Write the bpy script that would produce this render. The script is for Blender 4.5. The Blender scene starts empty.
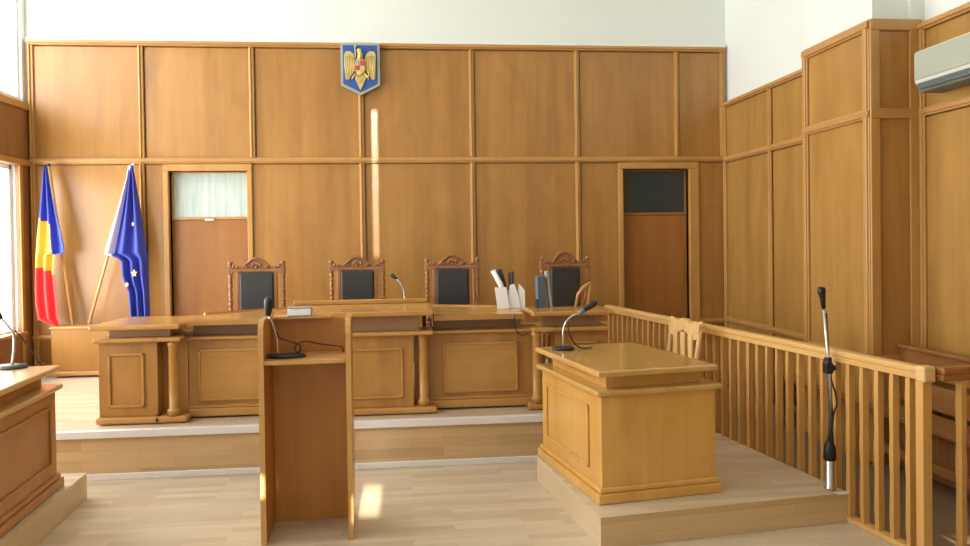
import bpy, bmesh, math, random
from mathutils import Vector, Matrix
random.seed(7)
S = bpy.context.scene
COL = S.collection
PI = math.pi

# ------------------------------------------------------------------ materials
def lin(c):
    return tuple(((v / 255) / 12.92 if v / 255 <= .04045 else ((v / 255 + .055) / 1.055) ** 2.4) for v in c) + (1.0,)

def base_mat(name):
    m = bpy.data.materials.new(name); m.use_nodes = True
    nt = m.node_tree
    return m, nt, nt.nodes['Principled BSDF']

def plain(name, rgb, rough=.5, metal=0., noise=0.05, scale=8., coat=0., spec=.5):
    m, nt, b = base_mat(name)
    tc = nt.nodes.new('ShaderNodeTexCoord'); nz = nt.nodes.new('ShaderNodeTexNoise')
    nz.inputs['Scale'].default_value = scale; nz.inputs['Detail'].default_value = 4
    nt.links.new(tc.outputs['Object'], nz.inputs['Vector'])
    mx = nt.nodes.new('ShaderNodeMix'); mx.data_type = 'RGBA'
    c = lin(rgb)
    mx.inputs['A'].default_value = tuple(v * (1 - noise) for v in c[:3]) + (1,)
    mx.inputs['B'].default_value = tuple(min(1, v * (1 + noise)) for v in c[:3]) + (1,)
    nt.links.new(nz.outputs['Fac'], mx.inputs['Factor'])
    nt.links.new(mx.outputs['Result'], b.inputs['Base Color'])
    b.inputs['Roughness'].default_value = rough; b.inputs['Metallic'].default_value = metal
    b.inputs['Coat Weight'].default_value = coat
    b.inputs['Specular IOR Level'].default_value = spec
    return m

def wood(name, light, dark, axis='Z', rough=.38, strip=7., vary=.16, coat=.0, fine=.14):
    """veneer: soft bands across the grain, long streaks along it, each board a little different"""
    m, nt, b = base_mat(name); N = nt.nodes; L = nt.links
    tc = N.new('ShaderNodeTexCoord'); geo = N.new('ShaderNodeNewGeometry')
    cmb = N.new('ShaderNodeCombineXYZ')
    for i, k in enumerate((17.3, 9.1, 23.7)):
        mu = N.new('ShaderNodeMath'); mu.operation = 'MULTIPLY'; mu.inputs[1].default_value = k
        L.new(geo.outputs['Random Per Island'], mu.inputs[0]); L.new(mu.outputs[0], cmb.inputs[i])
    add = N.new('ShaderNodeVectorMath'); add.operation = 'ADD'
    L.new(tc.outputs['Object'], add.inputs[0]); L.new(cmb.outputs[0], add.inputs[1])
    def layer(across, along, detail, dist):
        mp = N.new('ShaderNodeMapping')
        sc = [across] * 3; sc['XYZ'.index(axis)] = along
        mp.inputs['Scale'].default_value = sc
        L.new(add.outputs[0], mp.inputs['Vector'])
        nz = N.new('ShaderNodeTexNoise'); nz.inputs['Scale'].default_value = 1.0
        nz.inputs['Detail'].default_value = detail; nz.inputs['Distortion'].default_value = dist
        L.new(mp.outputs[0], nz.inputs['Vector'])
        return nz.outputs['Fac']
    a = layer(strip, .45, 3, .25); f = layer(42., 1.2, 4, .6); g = layer(4., 1.6, 4, 1.2)
    w = N.new('ShaderNodeMath'); w.operation = 'MULTIPLY_ADD'; w.inputs[1].default_value = fine
    L.new(f, w.inputs[0])
    w2 = N.new('ShaderNodeMath'); w2.operation = 'MULTIPLY'; w2.inputs[1].default_value = .55
    L.new(a, w2.inputs[0]); 
    w3 = N.new('ShaderNodeMath'); w3.operation = 'MULTIPLY_ADD'; w3.inputs[1].default_value = .35
    L.new(g, w3.inputs[0]); L.new(w2.outputs[0], w3.inputs[2])
    L.new(w3.outputs[0], w.inputs[2])
    rp = N.new('ShaderNodeMapRange'); rp.inputs['From Min'].default_value = .30; rp.inputs['From Max'].default_value = .72
    L.new(w.outputs[0], rp.inputs['Value'])
    mx = N.new('ShaderNodeMix'); mx.data_type = 'RGBA'
    mx.inputs['A'].default_value = lin(dark); mx.inputs['B'].default_value = lin(light)
    L.new(rp.outputs['Result'], mx.inputs['Factor'])
    v = N.new('ShaderNodeMapRange'); v.inputs['To Min'].default_value = 1 - vary / 2; v.inputs['To Max'].default_value = 1 + vary / 2
    L.new(geo.outputs['Random Per Island'], v.inputs['Value'])
    hs = N.new('ShaderNodeHueSaturation'); L.new(mx.outputs['Result'], hs.inputs['Color']); L.new(v.outputs['Result'], hs.inputs['Value'])
    L.new(hs.outputs['Color'], b.inputs['Base Color'])
    b.inputs['Roughness'].default_value = rough
    b.inputs['Coat Weight'].default_value = coat; b.inputs['Coat Roughness'].default_value = .16
    bp = N.new('ShaderNodeBump'); bp.inputs['Strength'].default_value = .06; bp.inputs['Distance'].default_value = .002
    L.new(f, bp.inputs['Height']); L.new(bp.outputs['Normal'], b.inputs['Normal'])
    return m

def laminate(name, plane, c1, c2, c3, rough=.3):
    """three-strip laminate boards; plane says which object axes carry the strips"""
    m, nt, b = base_mat(name); N = nt.nodes; L = nt.links
    tc = N.new('ShaderNodeTexCoord'); sp = N.new('ShaderNodeSeparateXYZ'); cb = N.new('ShaderNodeCombineXYZ')
    L.new(tc.outputs['Object'], sp.inputs[0])
    L.new(sp.outputs[plane[0]], cb.inputs['X']); L.new(sp.outputs[plane[1]], cb.inputs['Y'])
    br = N.new('ShaderNodeTexBrick'); br.offset = .37; br.offset_frequency = 2; br.squash = 1
    br.inputs['Scale'].default_value = 1.0; br.inputs['Brick Width'].default_value = .62; br.inputs['Row Height'].default_value = .066
    br.inputs['Mortar Size'].default_value = .0006; br.inputs['Mortar Smooth'].default_value = .4; br.inputs['Bias'].default_value = 0
    br.inputs['Color1'].default_value = lin(c1); br.inputs['Color2'].default_value = lin(c2); br.inputs['Mortar'].default_value = lin(c3)
    L.new(cb.outputs[0], br.inputs['Vector'])
    mp = N.new('ShaderNodeMapping'); mp.inputs['Scale'].default_value = (2.0, 45., 1)
    L.new(cb.outputs[0], mp.inputs['Vector'])
    nz = N.new('ShaderNodeTexNoise'); nz.inputs['Scale'].default_value = 1; nz.inputs['Detail'].default_value = 5
    L.new(mp.outputs[0], nz.inputs['Vector'])
    mr = N.new('ShaderNodeMapRange'); mr.inputs['To Min'].default_value = .88; mr.inputs['To Max'].default_value = 1.12
    L.new(nz.outputs['Fac'], mr.inputs['Value'])
    hs = N.new('ShaderNodeHueSaturation'); L.new(br.outputs['Color'], hs.inputs['Color']); L.new(mr.outputs['Result'], hs.inputs['Value'])
    L.new(hs.outputs['Color'], b.inputs['Base Color'])
    b.inputs['Roughness'].default_value = rough
    return m

W_PANEL = wood('oak veneer panel', (178, 130, 66), (142, 97, 42), 'Z', rough=.34, coat=.2, vary=.18)
W_PANEL_S = wood('oak veneer panel side wall', (180, 137, 72), (144, 103, 48), 'Z')
W_BATTEN = wood('oak batten upright', (198, 152, 88), (170, 124, 62), 'Z', rough=.32, vary=.08)
W_RAIL_X = wood('oak rail crosswise', (194, 147, 84), (168, 120, 60), 'X', rough=.32, vary=.08)
W_RAIL_Y = wood('oak rail lengthwise', (196, 150, 92), (166, 118, 64), 'Y', rough=.32, vary=.08)
W_DOOR = wood('reddish door veneer', (168, 112, 52), (140, 88, 38), 'Z', vary=.04)
W_DESK = wood('bench veneer upright', (182, 135, 72), (148, 101, 47), 'Z', vary=.1)
W_DESK_X = wood('bench veneer crosswise', (192, 145, 80), (162, 114, 54), 'X', rough=.22, vary=.08)
W_FASCIA = wood('bench fascia grey brown', (160, 122, 84), (136, 100, 66), 'X', vary=.04)
W_TABLE = wood('honey table veneer', (216, 168, 92), (194, 142, 64), 'Z', rough=.26, vary=.05, coat=.35)
W_TABLE_TL = wood('pale glare table top', (208, 172, 112), (188, 150, 92), 'Y', rough=.3, vary=.05, coat=.6)  # pale tone puts the window glare into the top's colour
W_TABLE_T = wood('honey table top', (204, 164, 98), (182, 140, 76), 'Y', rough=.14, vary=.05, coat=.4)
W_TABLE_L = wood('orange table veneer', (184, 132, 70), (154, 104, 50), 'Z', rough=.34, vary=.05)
W_LECT = wood('orange lectern veneer', (204, 144, 68), (168, 108, 42), 'Z', vary=.06)
W_LECT_E = wood('lectern pale edge', (202, 156, 92), (176, 126, 66), 'Z', vary=.05)
W_RAILING = wood('pine railing', (216, 170, 100), (184, 132, 68), 'Z', vary=.18)
W_RAILTOP = wood('pine hand rail', (222, 180, 112), (194, 146, 82), 'Y', vary=.05)
W_RAILSHADE = wood('shaded hand rail', (170, 108, 58), (136, 80, 40), 'X', vary=.05)  # darker tone paints in the shadow side of the turned railing
AISLE = plain('dull brown lino', (128, 108, 82), .35, noise=.12, scale=2)
W_PEW = wood('brown pew', (160, 112, 60), (126, 82, 42), 'Y', vary=.1)
W_SHADEWALL = wood('shaded brown panel', (156, 110, 66), (124, 82, 46), 'Z')  # backlit shade of the left wall put into its wood tone
W_CARVED = wood('carved walnut', (168, 116, 70), (120, 74, 42), 'Z', rough=.3, strip=20, vary=.1, coat=.2)
W_CHAIR = wood('pale beech', (232, 196, 136), (204, 160, 102), 'Z', vary=.05)
FLOOR_XY = laminate('laminate floor', ('X', 'Y'), (208, 192, 166), (190, 172, 144), (168, 146, 116))
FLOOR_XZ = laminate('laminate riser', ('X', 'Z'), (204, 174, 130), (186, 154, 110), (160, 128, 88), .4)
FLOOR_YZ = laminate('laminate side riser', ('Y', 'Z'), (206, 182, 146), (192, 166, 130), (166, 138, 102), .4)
PLASTER = plain('white plaster', (224, 228, 222), .9, noise=.012, scale=3)
WHITEPAINT = plain('white paint', (240, 240, 236), .5, noise=.01)
ALU = plain('aluminium strip', (228, 228, 228), .4, metal=.1, noise=.04, scale=30)
STEEL = plain('brushed steel', (200, 198, 194), .25, metal=.9, noise=.05, scale=40)
BLACK = plain('black plastic', (22, 22, 24), .45, noise=.2, scale=30)
DGREY = plain('dark grey plastic', (58, 62, 62), .4, noise=.08, scale=30)
LEATHER = plain('black leather', (52, 50, 50), .42, noise=.12, scale=60)
PAPER = plain('white paper', (238, 240, 238), .7, noise=.015)
GREYCARD = plain('grey card', (150, 152, 150), .6, noise=.05)
BLUEGREY = plain('blue grey binder', (84, 96, 116), .5, noise=.06)
BLUE = plain('blue flag cloth', (58, 70, 168), .8, noise=.06, scale=20)
BLUE2 = plain('deep blue enamel', (44, 84, 158), .4, noise=.06)
YELLOW = plain('yellow flag cloth', (234, 178, 78), .8, noise=.04)
RED = plain('red flag cloth', (212, 60, 62), .8, noise=.05)
WHITECLOTH = plain('white flag sleeve', (226, 220, 232), .8, noise=.03)
STARGOLD = plain('gold star', (248, 224, 120), .6, noise=.02)
GOLD = plain('gilded relief', (206, 186, 116), .4, noise=.14, scale=60, metal=.25)
CRED = plain('crest red', (188, 62, 60), .5)
SILVERB = plain('silver shield border', (168, 172, 160), .4, noise=.05, metal=.3)
ACBODY = plain('ivory plastic', (214, 214, 198), .4, noise=.01)
ACDARK = plain('grey louvre plastic', (112, 120, 120), .45, noise=.05)
BRASS = plain('dull brass', (158, 118, 66), .4, metal=.3)
CORD = plain('dark cord', (52, 34, 24), .6)
TEAL = plain('teal grey collar', (96, 122, 124), .4)
POLE = wood('flag pole wood', (214, 170, 112), (190, 144, 88), 'Z', vary=.02)
FROST_DARK = plain('dark transom glass', (40, 58, 60), .12, noise=.15, scale=2.5, coat=.4)

def frosted():
    m, nt, b = base_mat('frosted pale transom glass'); N = nt.nodes; L = nt.links
    tc = N.new('ShaderNodeTexCoord'); mp = N.new('ShaderNodeMapping'); mp.inputs['Scale'].default_value = (26, 1, 2.2)
    L.new(tc.outputs['Object'], mp.inputs['Vector'])
    nz = N.new('ShaderNodeTexNoise'); nz.inputs['Scale'].default_value = 1; nz.inputs['Detail'].default_value = 3
    L.new(mp.outputs[0], nz.inputs['Vector'])
    mx = N.new('ShaderNodeMix'); mx.data_type = 'RGBA'
    mx.inputs['A'].default_value = lin((150, 172, 166)); mx.inputs['B'].default_value = lin((222, 232, 226))
    L.new(nz.outputs['Fac'], mx.inputs['Factor']); L.new(mx.outputs['Result'], b.inputs['Base Color'])
    b.inputs['Roughness'].default_value = .22
    bp = N.new('ShaderNodeBump'); bp.inputs['Strength'].default_value = .3; bp.inputs['Distance'].default_value = .004
    L.new(nz.outputs['Fac'], bp.inputs['Height']); L.new(bp.outputs['Normal'], b.inputs['Normal'])
    return m
FROSTED = frosted()

def pane_glass():
    m, nt, b = base_mat('window glass'); N = nt.nodes; L = nt.links
    tr = N.new('ShaderNodeBsdfTransparent'); gl = N.new('ShaderNodeBsdfGlossy'); gl.inputs['Roughness'].default_value = .02
    lw = N.new('ShaderNodeLayerWeight'); pw = N.new('ShaderNodeMath'); pw.operation = 'POWER'; pw.inputs[1].default_value = 4.5
    L.new(lw.outputs['Facing'], pw.inputs[0])
    fr = N.new('ShaderNodeMath'); fr.operation = 'MULTIPLY_ADD'; fr.inputs[1].default_value = .7; fr.inputs[2].default_value = .05
    L.new(pw.outputs[0], fr.inputs[0])
    mx = N.new('ShaderNodeMixShader')
    L.new(fr.outputs[0], mx.inputs[0]); L.new(tr.outputs[0], mx.inputs[1]); L.new(gl.outputs[0], mx.inputs[2])
    L.new(mx.outputs[0], N['Material Output'].inputs['Surface'])
    return m
GLASS = pane_glass()

def grille():
    m, nt, b = base_mat('perforated ivory grille'); N = nt.nodes; L = nt.links
    tc = N.new('ShaderNodeTexCoord'); ck = N.new('ShaderNodeTexVoronoi'); ck.inputs['Scale'].default_value = 110
    ck.inputs['Randomness'].default_value = 0
    L.new(tc.outputs['Object'], ck.inputs['Vector'])
    mr = N.new('ShaderNodeMapRange'); mr.inputs['From Min'].default_value = .1; mr.inputs['From Max'].default_value = .5
    L.new(ck.outputs['Distance'], mr.inputs['Value'])
    mx = N.new('ShaderNodeMix'); mx.data_type = 'RGBA'
    mx.inputs['A'].default_value = lin((126, 132, 120)); mx.inputs['B'].default_value = lin((178, 182, 166))
    L.new(mr.outputs['Result'], mx.inputs['Factor']); L.new(mx.outputs['Result'], b.inputs['Base Color'])
    b.inputs['Roughness'].default_value = .5
    return m
GRILLE = grille()

# ------------------------------------------------------------------ mesh helpers
class MB:
    def __init__(s): s.bm = bmesh.new()
    def _xf(s, vs, M):
        if M is not None: bmesh.ops.transform(s.bm, matrix=M, verts=vs)
    def box(s, x0, x1, y0, y1, z0, z1, bev=0., seg=2, mi=0, M=None):
        t = bmesh.new()
        bmesh.ops.create_cube(t, size=1)
        for v in t.verts:
            v.co = Vector(((x0 + x1) / 2 + v.co.x * (x1 - x0), (y0 + y1) / 2 + v.co.y * (y1 - y0), (z0 + z1) / 2 + v.co.z * (z1 - z0)))
        if bev > 0:
            bmesh.ops.bevel(t, geom=t.edges[:], offset=min(bev, .45 * min(abs(x1 - x0), abs(y1 - y0), abs(z1 - z0))), segments=seg, affect='EDGES', profile=.5)
        s.merge(t, mi, M); return s
    def merge(s, t, mi=0, M=None, smooth=False):
        if M is not None: bmesh.ops.transform(t, matrix=M, verts=t.verts[:])
        bmesh.ops.recalc_face_normals(t, faces=t.faces[:])
        mp = {}
        for v in t.verts: mp[v] = s.bm.verts.new(v.co)
        for f in t.faces:
            try:
                nf = s.bm.faces.new([mp[v] for v in f.verts]); nf.material_index = mi; nf.smooth = smooth
            except ValueError: pass
        t.free()
    def prism(s, pts, axis, a0, a1, bev=0., mi=0, M=None, seg=1):
        """polygon pts in the two other axes (in order), extruded along axis from a0 to a1"""
        t = bmesh.new()
        def P(p, a):
            if axis == 'X': return (a, p[0], p[1])
            if axis == 'Y': return (p[0], a, p[1])
            return (p[0], p[1], a)
        A = [t.verts.new(P(p, a0)) for p in pts]; B = [t.verts.new(P(p, a1)) for p in pts]
        t.faces.new(A); t.faces.new(B[::-1]); n = len(pts)
        for i in range(n): t.faces.new((A[i], B[i], B[(i + 1) % n], A[(i + 1) % n]))
        if bev > 0:
            ed = [e for e in t.edges if len(e.link_faces) == 2 and e.calc_face_angle(0) > .6]
            bmesh.ops.bevel(t, geom=ed, offset=bev, segments=seg, affect='EDGES', profile=.5)
        s.merge(t, mi, M); return s
    def lathe(s, prof, c=(0, 0), n=16, mi=0, M=None, smooth=True):
        t = bmesh.new(); rings = []
        for r, z in prof:
            rings.append([t.verts.new((c[0] + r * math.cos(2 * PI * i / n), c[1] + r * math.sin(2 * PI * i / n), z)) for i in range(n)])
        for a, b in zip(rings, rings[1:]):
            for i in range(n): t.faces.new((a[i], a[(i + 1) % n], b[(i + 1) % n], b[i]))
        t.faces.new(rings[0][::-1]); t.faces.new(rings[-1])
        s.merge(t, mi, M, smooth); return s
    def tube(s, pts, r, n=8, mi=0, M=None, smooth=True):
        pts = [Vector(p) for p in pts]
        rs = r if isinstance(r, (list, tuple)) else [r] * len(pts)
        t = bmesh.new(); rings = []; up = None
        for i, p in enumerate(pts):
            d = (pts[min(i + 1, len(pts) - 1)] - pts[max(i - 1, 0)]).normalized()
            if up is None: up = d.orthogonal().normalized()
            else: up = (up - d * up.dot(d)).normalized()
            sd = d.cross(up)
            rings.append([t.verts.new(p + (up * math.cos(2 * PI * k / n) + sd * math.sin(2 * PI * k / n)) * rs[i]) for k in range(n)])
        for a, b in zip(rings, rings[1:]):
            for i in range(n): t.faces.new((a[i], a[(i + 1) % n], b[(i + 1) % n], b[i]))
        t.faces.new(rings[0][::-1]); t.faces.new(rings[-1])
        s.merge(t, mi, M, smooth); return s
    def ball(s, c, r, mi=0, M=None, u=14, v=10):
        t = bmesh.new(); bmesh.ops.create_uvsphere(t, u_segments=u, v_segments=v, radius=1)
        r = r if isinstance(r, (list, tuple)) else (r,) * 3
        for q in t.verts: q.co = Vector((c[0] + q.co.x * r[0], c[1] + q.co.y * r[1], c[2] + q.co.z * r[2]))
        s.merge(t, mi, M, True); return s
    def frame(s, axis, at, thick, u0, u1, z0, z1, w=.018, bev=.005, mi=0):
        """rectangular moulding lying on a face: axis is the face's normal axis"""
        lo, hi = min(at, at + thick), max(at, at + thick)
        for (a0, a1, b0, b1) in ((u0, u1, z1 - w, z1), (u0, u1, z0, z0 + w), (u0, u0 + w, z0, z1), (u1 - w, u1, z0, z1)):
            if axis == 'Y': s.box(a0, a1, lo, hi, b0, b1, bev)
            else: s.box(lo, hi, a0, a1, b0, b1, bev)
        return s
    def build(s, name, mats, parent=None, loc=None, rotz=None):
        me = bpy.data.meshes.new(name); s.bm.to_mesh(me); s.bm.free()
        for m in (mats if isinstance(mats, (list, tuple)) else [mats]): me.materials.append(m)
        o = bpy.data.objects.new(name, me); COL.objects.link(o)
        if parent: o.parent = parent
        if loc is not None: o.location = loc
        if rotz is not None: o.rotation_euler = (0, 0, rotz)
        return o

def tag(o, label=None, cat=None, group=None, kind=None):
    if label: o['label'] = label
    if cat: o['category'] = cat
    if group: o['group'] = group
    if kind: o['kind'] = kind
    return o
def thing(name, label, cat, loc=(0, 0, 0), rotz=0., group=None):
    o = bpy.data.objects.new(name, None); COL.objects.link(o)
    o.empty_display_size = .1; o.location = loc; o.rotation_euler = (0, 0, rotz)
    return tag(o, label, cat, group)
def B(*a, **k): return MB().box(*a, **k)
def struct(name, mb, mats, parent=None):
    o = mb.build(name, mats, parent)
    if parent is None: o['kind'] = 'structure'
    return o
def smooth_curve(pts, n=6):
    """Catmull-Rom through points"""
    P = [Vector(p) for p in pts]; P = [P[0] * 2 - P[1]] + P + [P[-1] * 2 - P[-2]]; out = []
    for i in range(1, len(P) - 2):
        for k in range(n):
            t = k / n; a, b, c, d = P[i - 1:i + 3]
            out.append(.5 * ((2 * b) + (c - a) * t + (2 * a - 5 * b + 4 * c - d) * t * t + (3 * b - a - 3 * c + d) * t ** 3))
    out.append(P[-2]); return out

# ------------------------------------------------------------------ room shell
XL, XR, XF, YR, ZC, HD = -4.58, 2.60, 2.70, -9.4, 5.7, .332
ZMID, ZTOPB, ZTOPS = 2.455, 3.66, 3.06
DOORS = ((-3.245, -2.47, 'pale'), (1.46, 2.195, 'dark'))

struct('floor', B(XL - .3, XR + .3, YR - .2, .3, -.12, 0), FLOOR_XY)
tag(MB().prism([(1.72, -4.66), (1.12, -.0), (XR, 0), (XR, YR), (1.72, YR)], 'Z', .0005, .004).build('floor_aisle', AISLE), kind='structure')
struct('ceiling', B(XL - .3, XR + .3, YR - .2, .3, ZC, ZC + .12), PLASTER)

# back wall: plaster with the two door niches, and the veneered wainscot on it
wb = MB()
xs = [XL - .3, DOORS[0][0], DOORS[0][1], DOORS[1][0], DOORS[1][1], XR + .3]
for i in range(5):
    z0 = 0 if i % 2 == 0 else 2.352
    wb.box(xs[i], xs[i + 1], .03, .25, z0, ZC)
for x0, x1, _ in DOORS: wb.box(x0, x1, .2, .25, 0, 2.352)
wall_back = struct('wall_back', wb, PLASTER)
seam_up = [-4.575, -3.494, -2.407, -1.305, -.156, .967, 2.06, 2.60]
seam_lo = [-4.575, -3.500, -3.262, None, -2.455, -1.305, -.157, .969, 1.443, None, 2.215, 2.60]
def panel_y(x0, x1, z0, z1, parent, m): B(x0 + .037, x1 - .002, .0, .022, z0 + .002, z1 - .038 if z1 > .75 else z1, .002, 1).build('wall_panel', m, parent)
bk_ = MB()   # backing board behind the panels, seen only in the open joints
for a, b, z1 in ((XL, -3.262, ZTOPB), (-2.455, 1.443, ZTOPB), (2.215, 2.60, ZTOPB)): bk_.box(a, b, .022, .03, 0, z1 - .02)
for a, b in ((-3.262, -2.455), (1.443, 2.215)): bk_.box(a, b, .022, .03, 2.36, ZTOPB - .02)
bk_.build('backing_board', W_PANEL, wall_back)
for a, b in zip(seam_up, seam_up[1:]): panel_y(a, b, ZMID, ZTOPB - .021, wall_back, W_PANEL)
for zz0, zz1 in ((.70, ZMID), (0.0, .70)):
    for a, b in zip(seam_lo, seam_lo[1:]):
        if a is None or b is None: continue
        panel_y(a, b, zz0, zz1, wall_back, W_PANEL)
def batten_v(x, z0, z1, w=.052, d=.040, y=0.):
    mb = MB()
    mb.box(x - w / 2, x + w / 2, y - d * .55, y, z0, z1, .006)
    mb.box(x - w / 2 + .012, x + w / 2 - .026, y - d, y, z0, z1, .008)
    return mb
for i, x in enumerate(seam_up):
    xx = x + (.03 if i == 0 else -.03 if i == len(seam_up) - 1 else 0)
    batten_v(xx, ZMID + .03, ZTOPB - .05).build('batten', W_BATTEN, wall_back)
for x in (-4.545, -3.500, -1.305, -.157, .969):
    batten_v(x, .03, ZMID - .028).build('batten', W_BATTEN, wall_back)
def rail_x(x0, x1, z0, z1, d=.038):
    return MB().box(x0, x1, -d * .6, 0, z0, z1, .006).box(x0, x1, -d, 0, z0 + .016, z1 - .012, .008)
rail_x(XL, 2.60, ZTOPB - .05, ZTOPB, .052).build('top_rail', W_RAIL_X, wall_back)
rail_x(XL, 2.60, ZMID - .03, ZMID + .03).build('middle_rail', W_RAIL_X, wall_back)
for a, b in ((XL, -3.29), (-2.43, 1.42), (2.25, 2.60)):
    rail_x(a, b, .665, .725).build('chair_rail', W_RAIL_X, wall_back)
# capping on the wainscot
B(XL, 2.605, -.03, .03, ZTOPB, ZTOPB + .02, .004).build('capping', WHITEPAINT, wall_back)

# doors in their niches
for n, (x0, x1, kind) in enumerate(DOORS):
    d = bpy.data.objects.new('door_%d' % (n + 1), None); COL.objects.link(d); d['kind'] = 'structure'
    fr = MB()
    fr.box(x0 - .052, x0, -.024, .12, 0, 2.352, .006); fr.box(x1, x1 + .052 + (.05 if n else 0), -.024, .12, 0, 2.352, .006)
    fr.box(x0 - .052, x1 + .052 + (.05 if n else 0), -.026, .12, 2.352, 2.42, .006)
    fr.build('door_frame', W_BATTEN, d)
    zt0, zt1 = 1.885, 2.335
    lf = MB(); lf.box(x0, x1, .085, .125, .004, 1.86, .004)
    lf.build('door_leaf', W_DOOR, d)
    tf = MB()
    tf.box(x0 + .004, x1 - .004, .07, .13, 1.86, zt0, .005); tf.box(x0 + .004, x1 - .004, .07, .13, zt1, 2.35, .004)
    tf.box(x0 + .004, x0 + .022, .07, .13, zt0, zt1, .004); tf.box(x1 - .022, x1 - .004, .07, .13, zt0, zt1, .004)
    tf.build('transom_frame', W_BATTEN if n == 0 else W_DOOR, d)
    B(x0 + .02, x1 - .02, .095, .103, zt0, zt1).build('transom_pane', FROSTED if kind == 'pale' else FROST_DARK, d)
    hd = MB()
    if n == 0: hd.box((x0 + x1) / 2 - .05, (x0 + x1) / 2 + .04, .058, .07, 1.845, 1.872, .004)
    else: hd.box(x1 - .07, x1 - .045, .078, .085, 1.04, 1.18, .004).tube([(x1 - .058, .08, 1.14), (x1 - .058, .045, 1.14), (x1 - .12, .045, 1.14)], .008)
    hd.build('latch' if n == 0 else 'door_handle', STEEL if n == 0 else BRASS, d)

# right wall with its column casing
PX, PY0, PY1 = 2.335, -2.22, -3.115
struct('wall_right', MB().box(XR + .03, XR + .4, PY1, .3, 0, ZC).box(XF + .03, XR + .4, YR - .2, PY1, 0, ZC), PLASTER)
wall_right = bpy.data.objects['wall_right']
def panel_x(X, y0, y1, z0, z1, parent=wall_right):
    B(X, X + .022, y0 + .002, y1 - .034, z0 + .002, z1 - .038 if z1 > .75 else z1, .002, 1).build('wall_panel', W_PANEL_S, parent)
    B(X + .022, X + .03, y0, y1, z0, z1).build('backing_board', W_PANEL_S, parent)
def batten_vx(X, y, z0, z1, w=.052, d=.032):
    return MB().box(X - d * .6, X, y - w / 2, y + w / 2, z0, z1, .006).box(X - d, X, y - w / 2 + .012, y + w / 2 - .012, z0, z1, .007)
def rail_y(X, y0, y1, z0, z1, d=.034):
    return MB().box(X - d * .6, X, y0, y1, z0, z1, .006).box(X - d, X, y0, y1, z0 + .014, z1 - .012, .007)
segs = [(0., -1.085), (-1.085, PY0)]
front = [(PY1, -4.4), (-4.4, -5.7), (-5.7, -7.0), (-7.0, -8.3), (-8.3, -9.4)]
for y1, y0 in segs + front:
    for z0, z1 in ((0, .72), (.72, 2.445), (2.445, ZTOPS - .02)): panel_x(XR if y1 > PY0 - .1 else XF, y0, y1, z0, z1)
for y in (-.03, -1.085, PY0 + .03, PY1 - .032, -4.4, -5.7, -7.0, -8.3):
    batten_vx(XR if y > PY1 else XF, y, .03, ZTOPS - .05).build('batten', W_BATTEN, wall_right)
for y0, y1, XW in ((PY0, 0., XR), (YR, PY1, XF)):
    rail_y(XW, y0, y1, ZTOPS - .055, ZTOPS, .044).build('top_rail', W_RAIL_Y, wall_right)
    rail_y(XW, y0, y1, 2.415, 2.475).build('middle_rail', W_RAIL_Y, wall_right)
    rail_y(XW, y0, y1, .69, .75).build('chair_rail', W_RAIL_Y, wall_right)
casing = tag(B(PX + .03, XF + .05, PY1 + .03, PY0 - .0, 0, ZC).build('trim_1', PLASTER), kind='structure')
for z0, z1 in ((0, .72), (.72, 2.445), (2.445, ZTOPS)):
    B(PX, PX + .03, PY1, PY0, z0, z1).build('wall_panel', W_PANEL_S, casing)
    B(PX + .03, XF, PY1, PY1 + .03, z0, z1).build('wall_panel', W_PANEL, casing)
for y in (PY0 - .03, PY1 + .035): batten_vx(PX, y, .03, ZTOPS + .0, .07).build('batten', W_BATTEN, casing)
for z0, z1 in ((ZTOPS - .05, ZTOPS + .028), (2.405, 2.475), (.70, .77)):
    rail_y(PX, PY1, PY0, z0, z1).build('rail', W_RAIL_Y, casing)
    MB().box(PX - .014, XF, PY1 - .021, PY1, z0, z1, .006).build('rail', W_RAIL_X, casing)
for x in (PX + .022, XF - .055):
    MB().box(x - .035, x + .035, PY1 - .016, PY1, .03, ZTOPS, .006).build('batten', W_BATTEN, casing)

# left wall: panelling below and between two rows of windows
WY = [(-.235, -2.5), (-3.1, -5.3), (-5.9, -8.1)]
ZS, ZH, CS, CH = .785, 2.40, 3.06, 4.9
wl = MB()
edges = [.3] + [y for w in WY for y in w] + [YR - .2]
for i in range(0, len(edges) - 1):
    y1, y0 = edges[i], edges[i + 1]
    if i == 0:
        wl.box(XL - .12, XL - .03, -.05, y1, 0, ZC)
        wl.box(XL - .12, XL - .03, y0, -.05, 0, CS); wl.box(XL - .12, XL - .03, y0, -.05, CH, ZC)
    elif i % 2 == 0: wl.box(XL - .12, XL - .03, y0, y1, 0, ZC)
    else:
        wl.box(XL - .12, XL - .03, y0, y1, 0, ZS - .03); wl.box(XL - .12, XL - .03, y0, y1, ZH, CS); wl.box(XL - .12, XL - .03, y0, y1, CH, ZC)
wall_left = struct('wall_left', wl, PLASTER)
def panel_l(y0, y1, z0, z1): B(XL - .03, XL, y0, y1, z0, z1).build('wall_panel', W_SHADEWALL, wall_left)
for i in range(0, len(edges) - 1):
    y1, y0 = min(edges[i], 0), max(edges[i + 1], YR)
    if i % 2 == 0:
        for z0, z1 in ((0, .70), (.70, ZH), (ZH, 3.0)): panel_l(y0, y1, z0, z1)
    else:
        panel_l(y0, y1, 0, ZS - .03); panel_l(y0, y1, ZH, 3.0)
for y0, y1, z0, z1 in ((YR, 0, 2.955, 3.02), (YR, 0, 2.40, 2.46)):
    MB().box(XL, XL + .022, y0, y1, z0, z1, .006).build('rail', W_RAIL_Y, wall_left)
for i, y in enumerate(edges[1:-1]):
    MB().box(XL, XL + .018, y + (.0 if i % 2 == 0 else -.06), y + (.06 if i % 2 == 0 else 0), 0, 2.4, .006).build('batten', W_BATTEN, wall_left)
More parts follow.
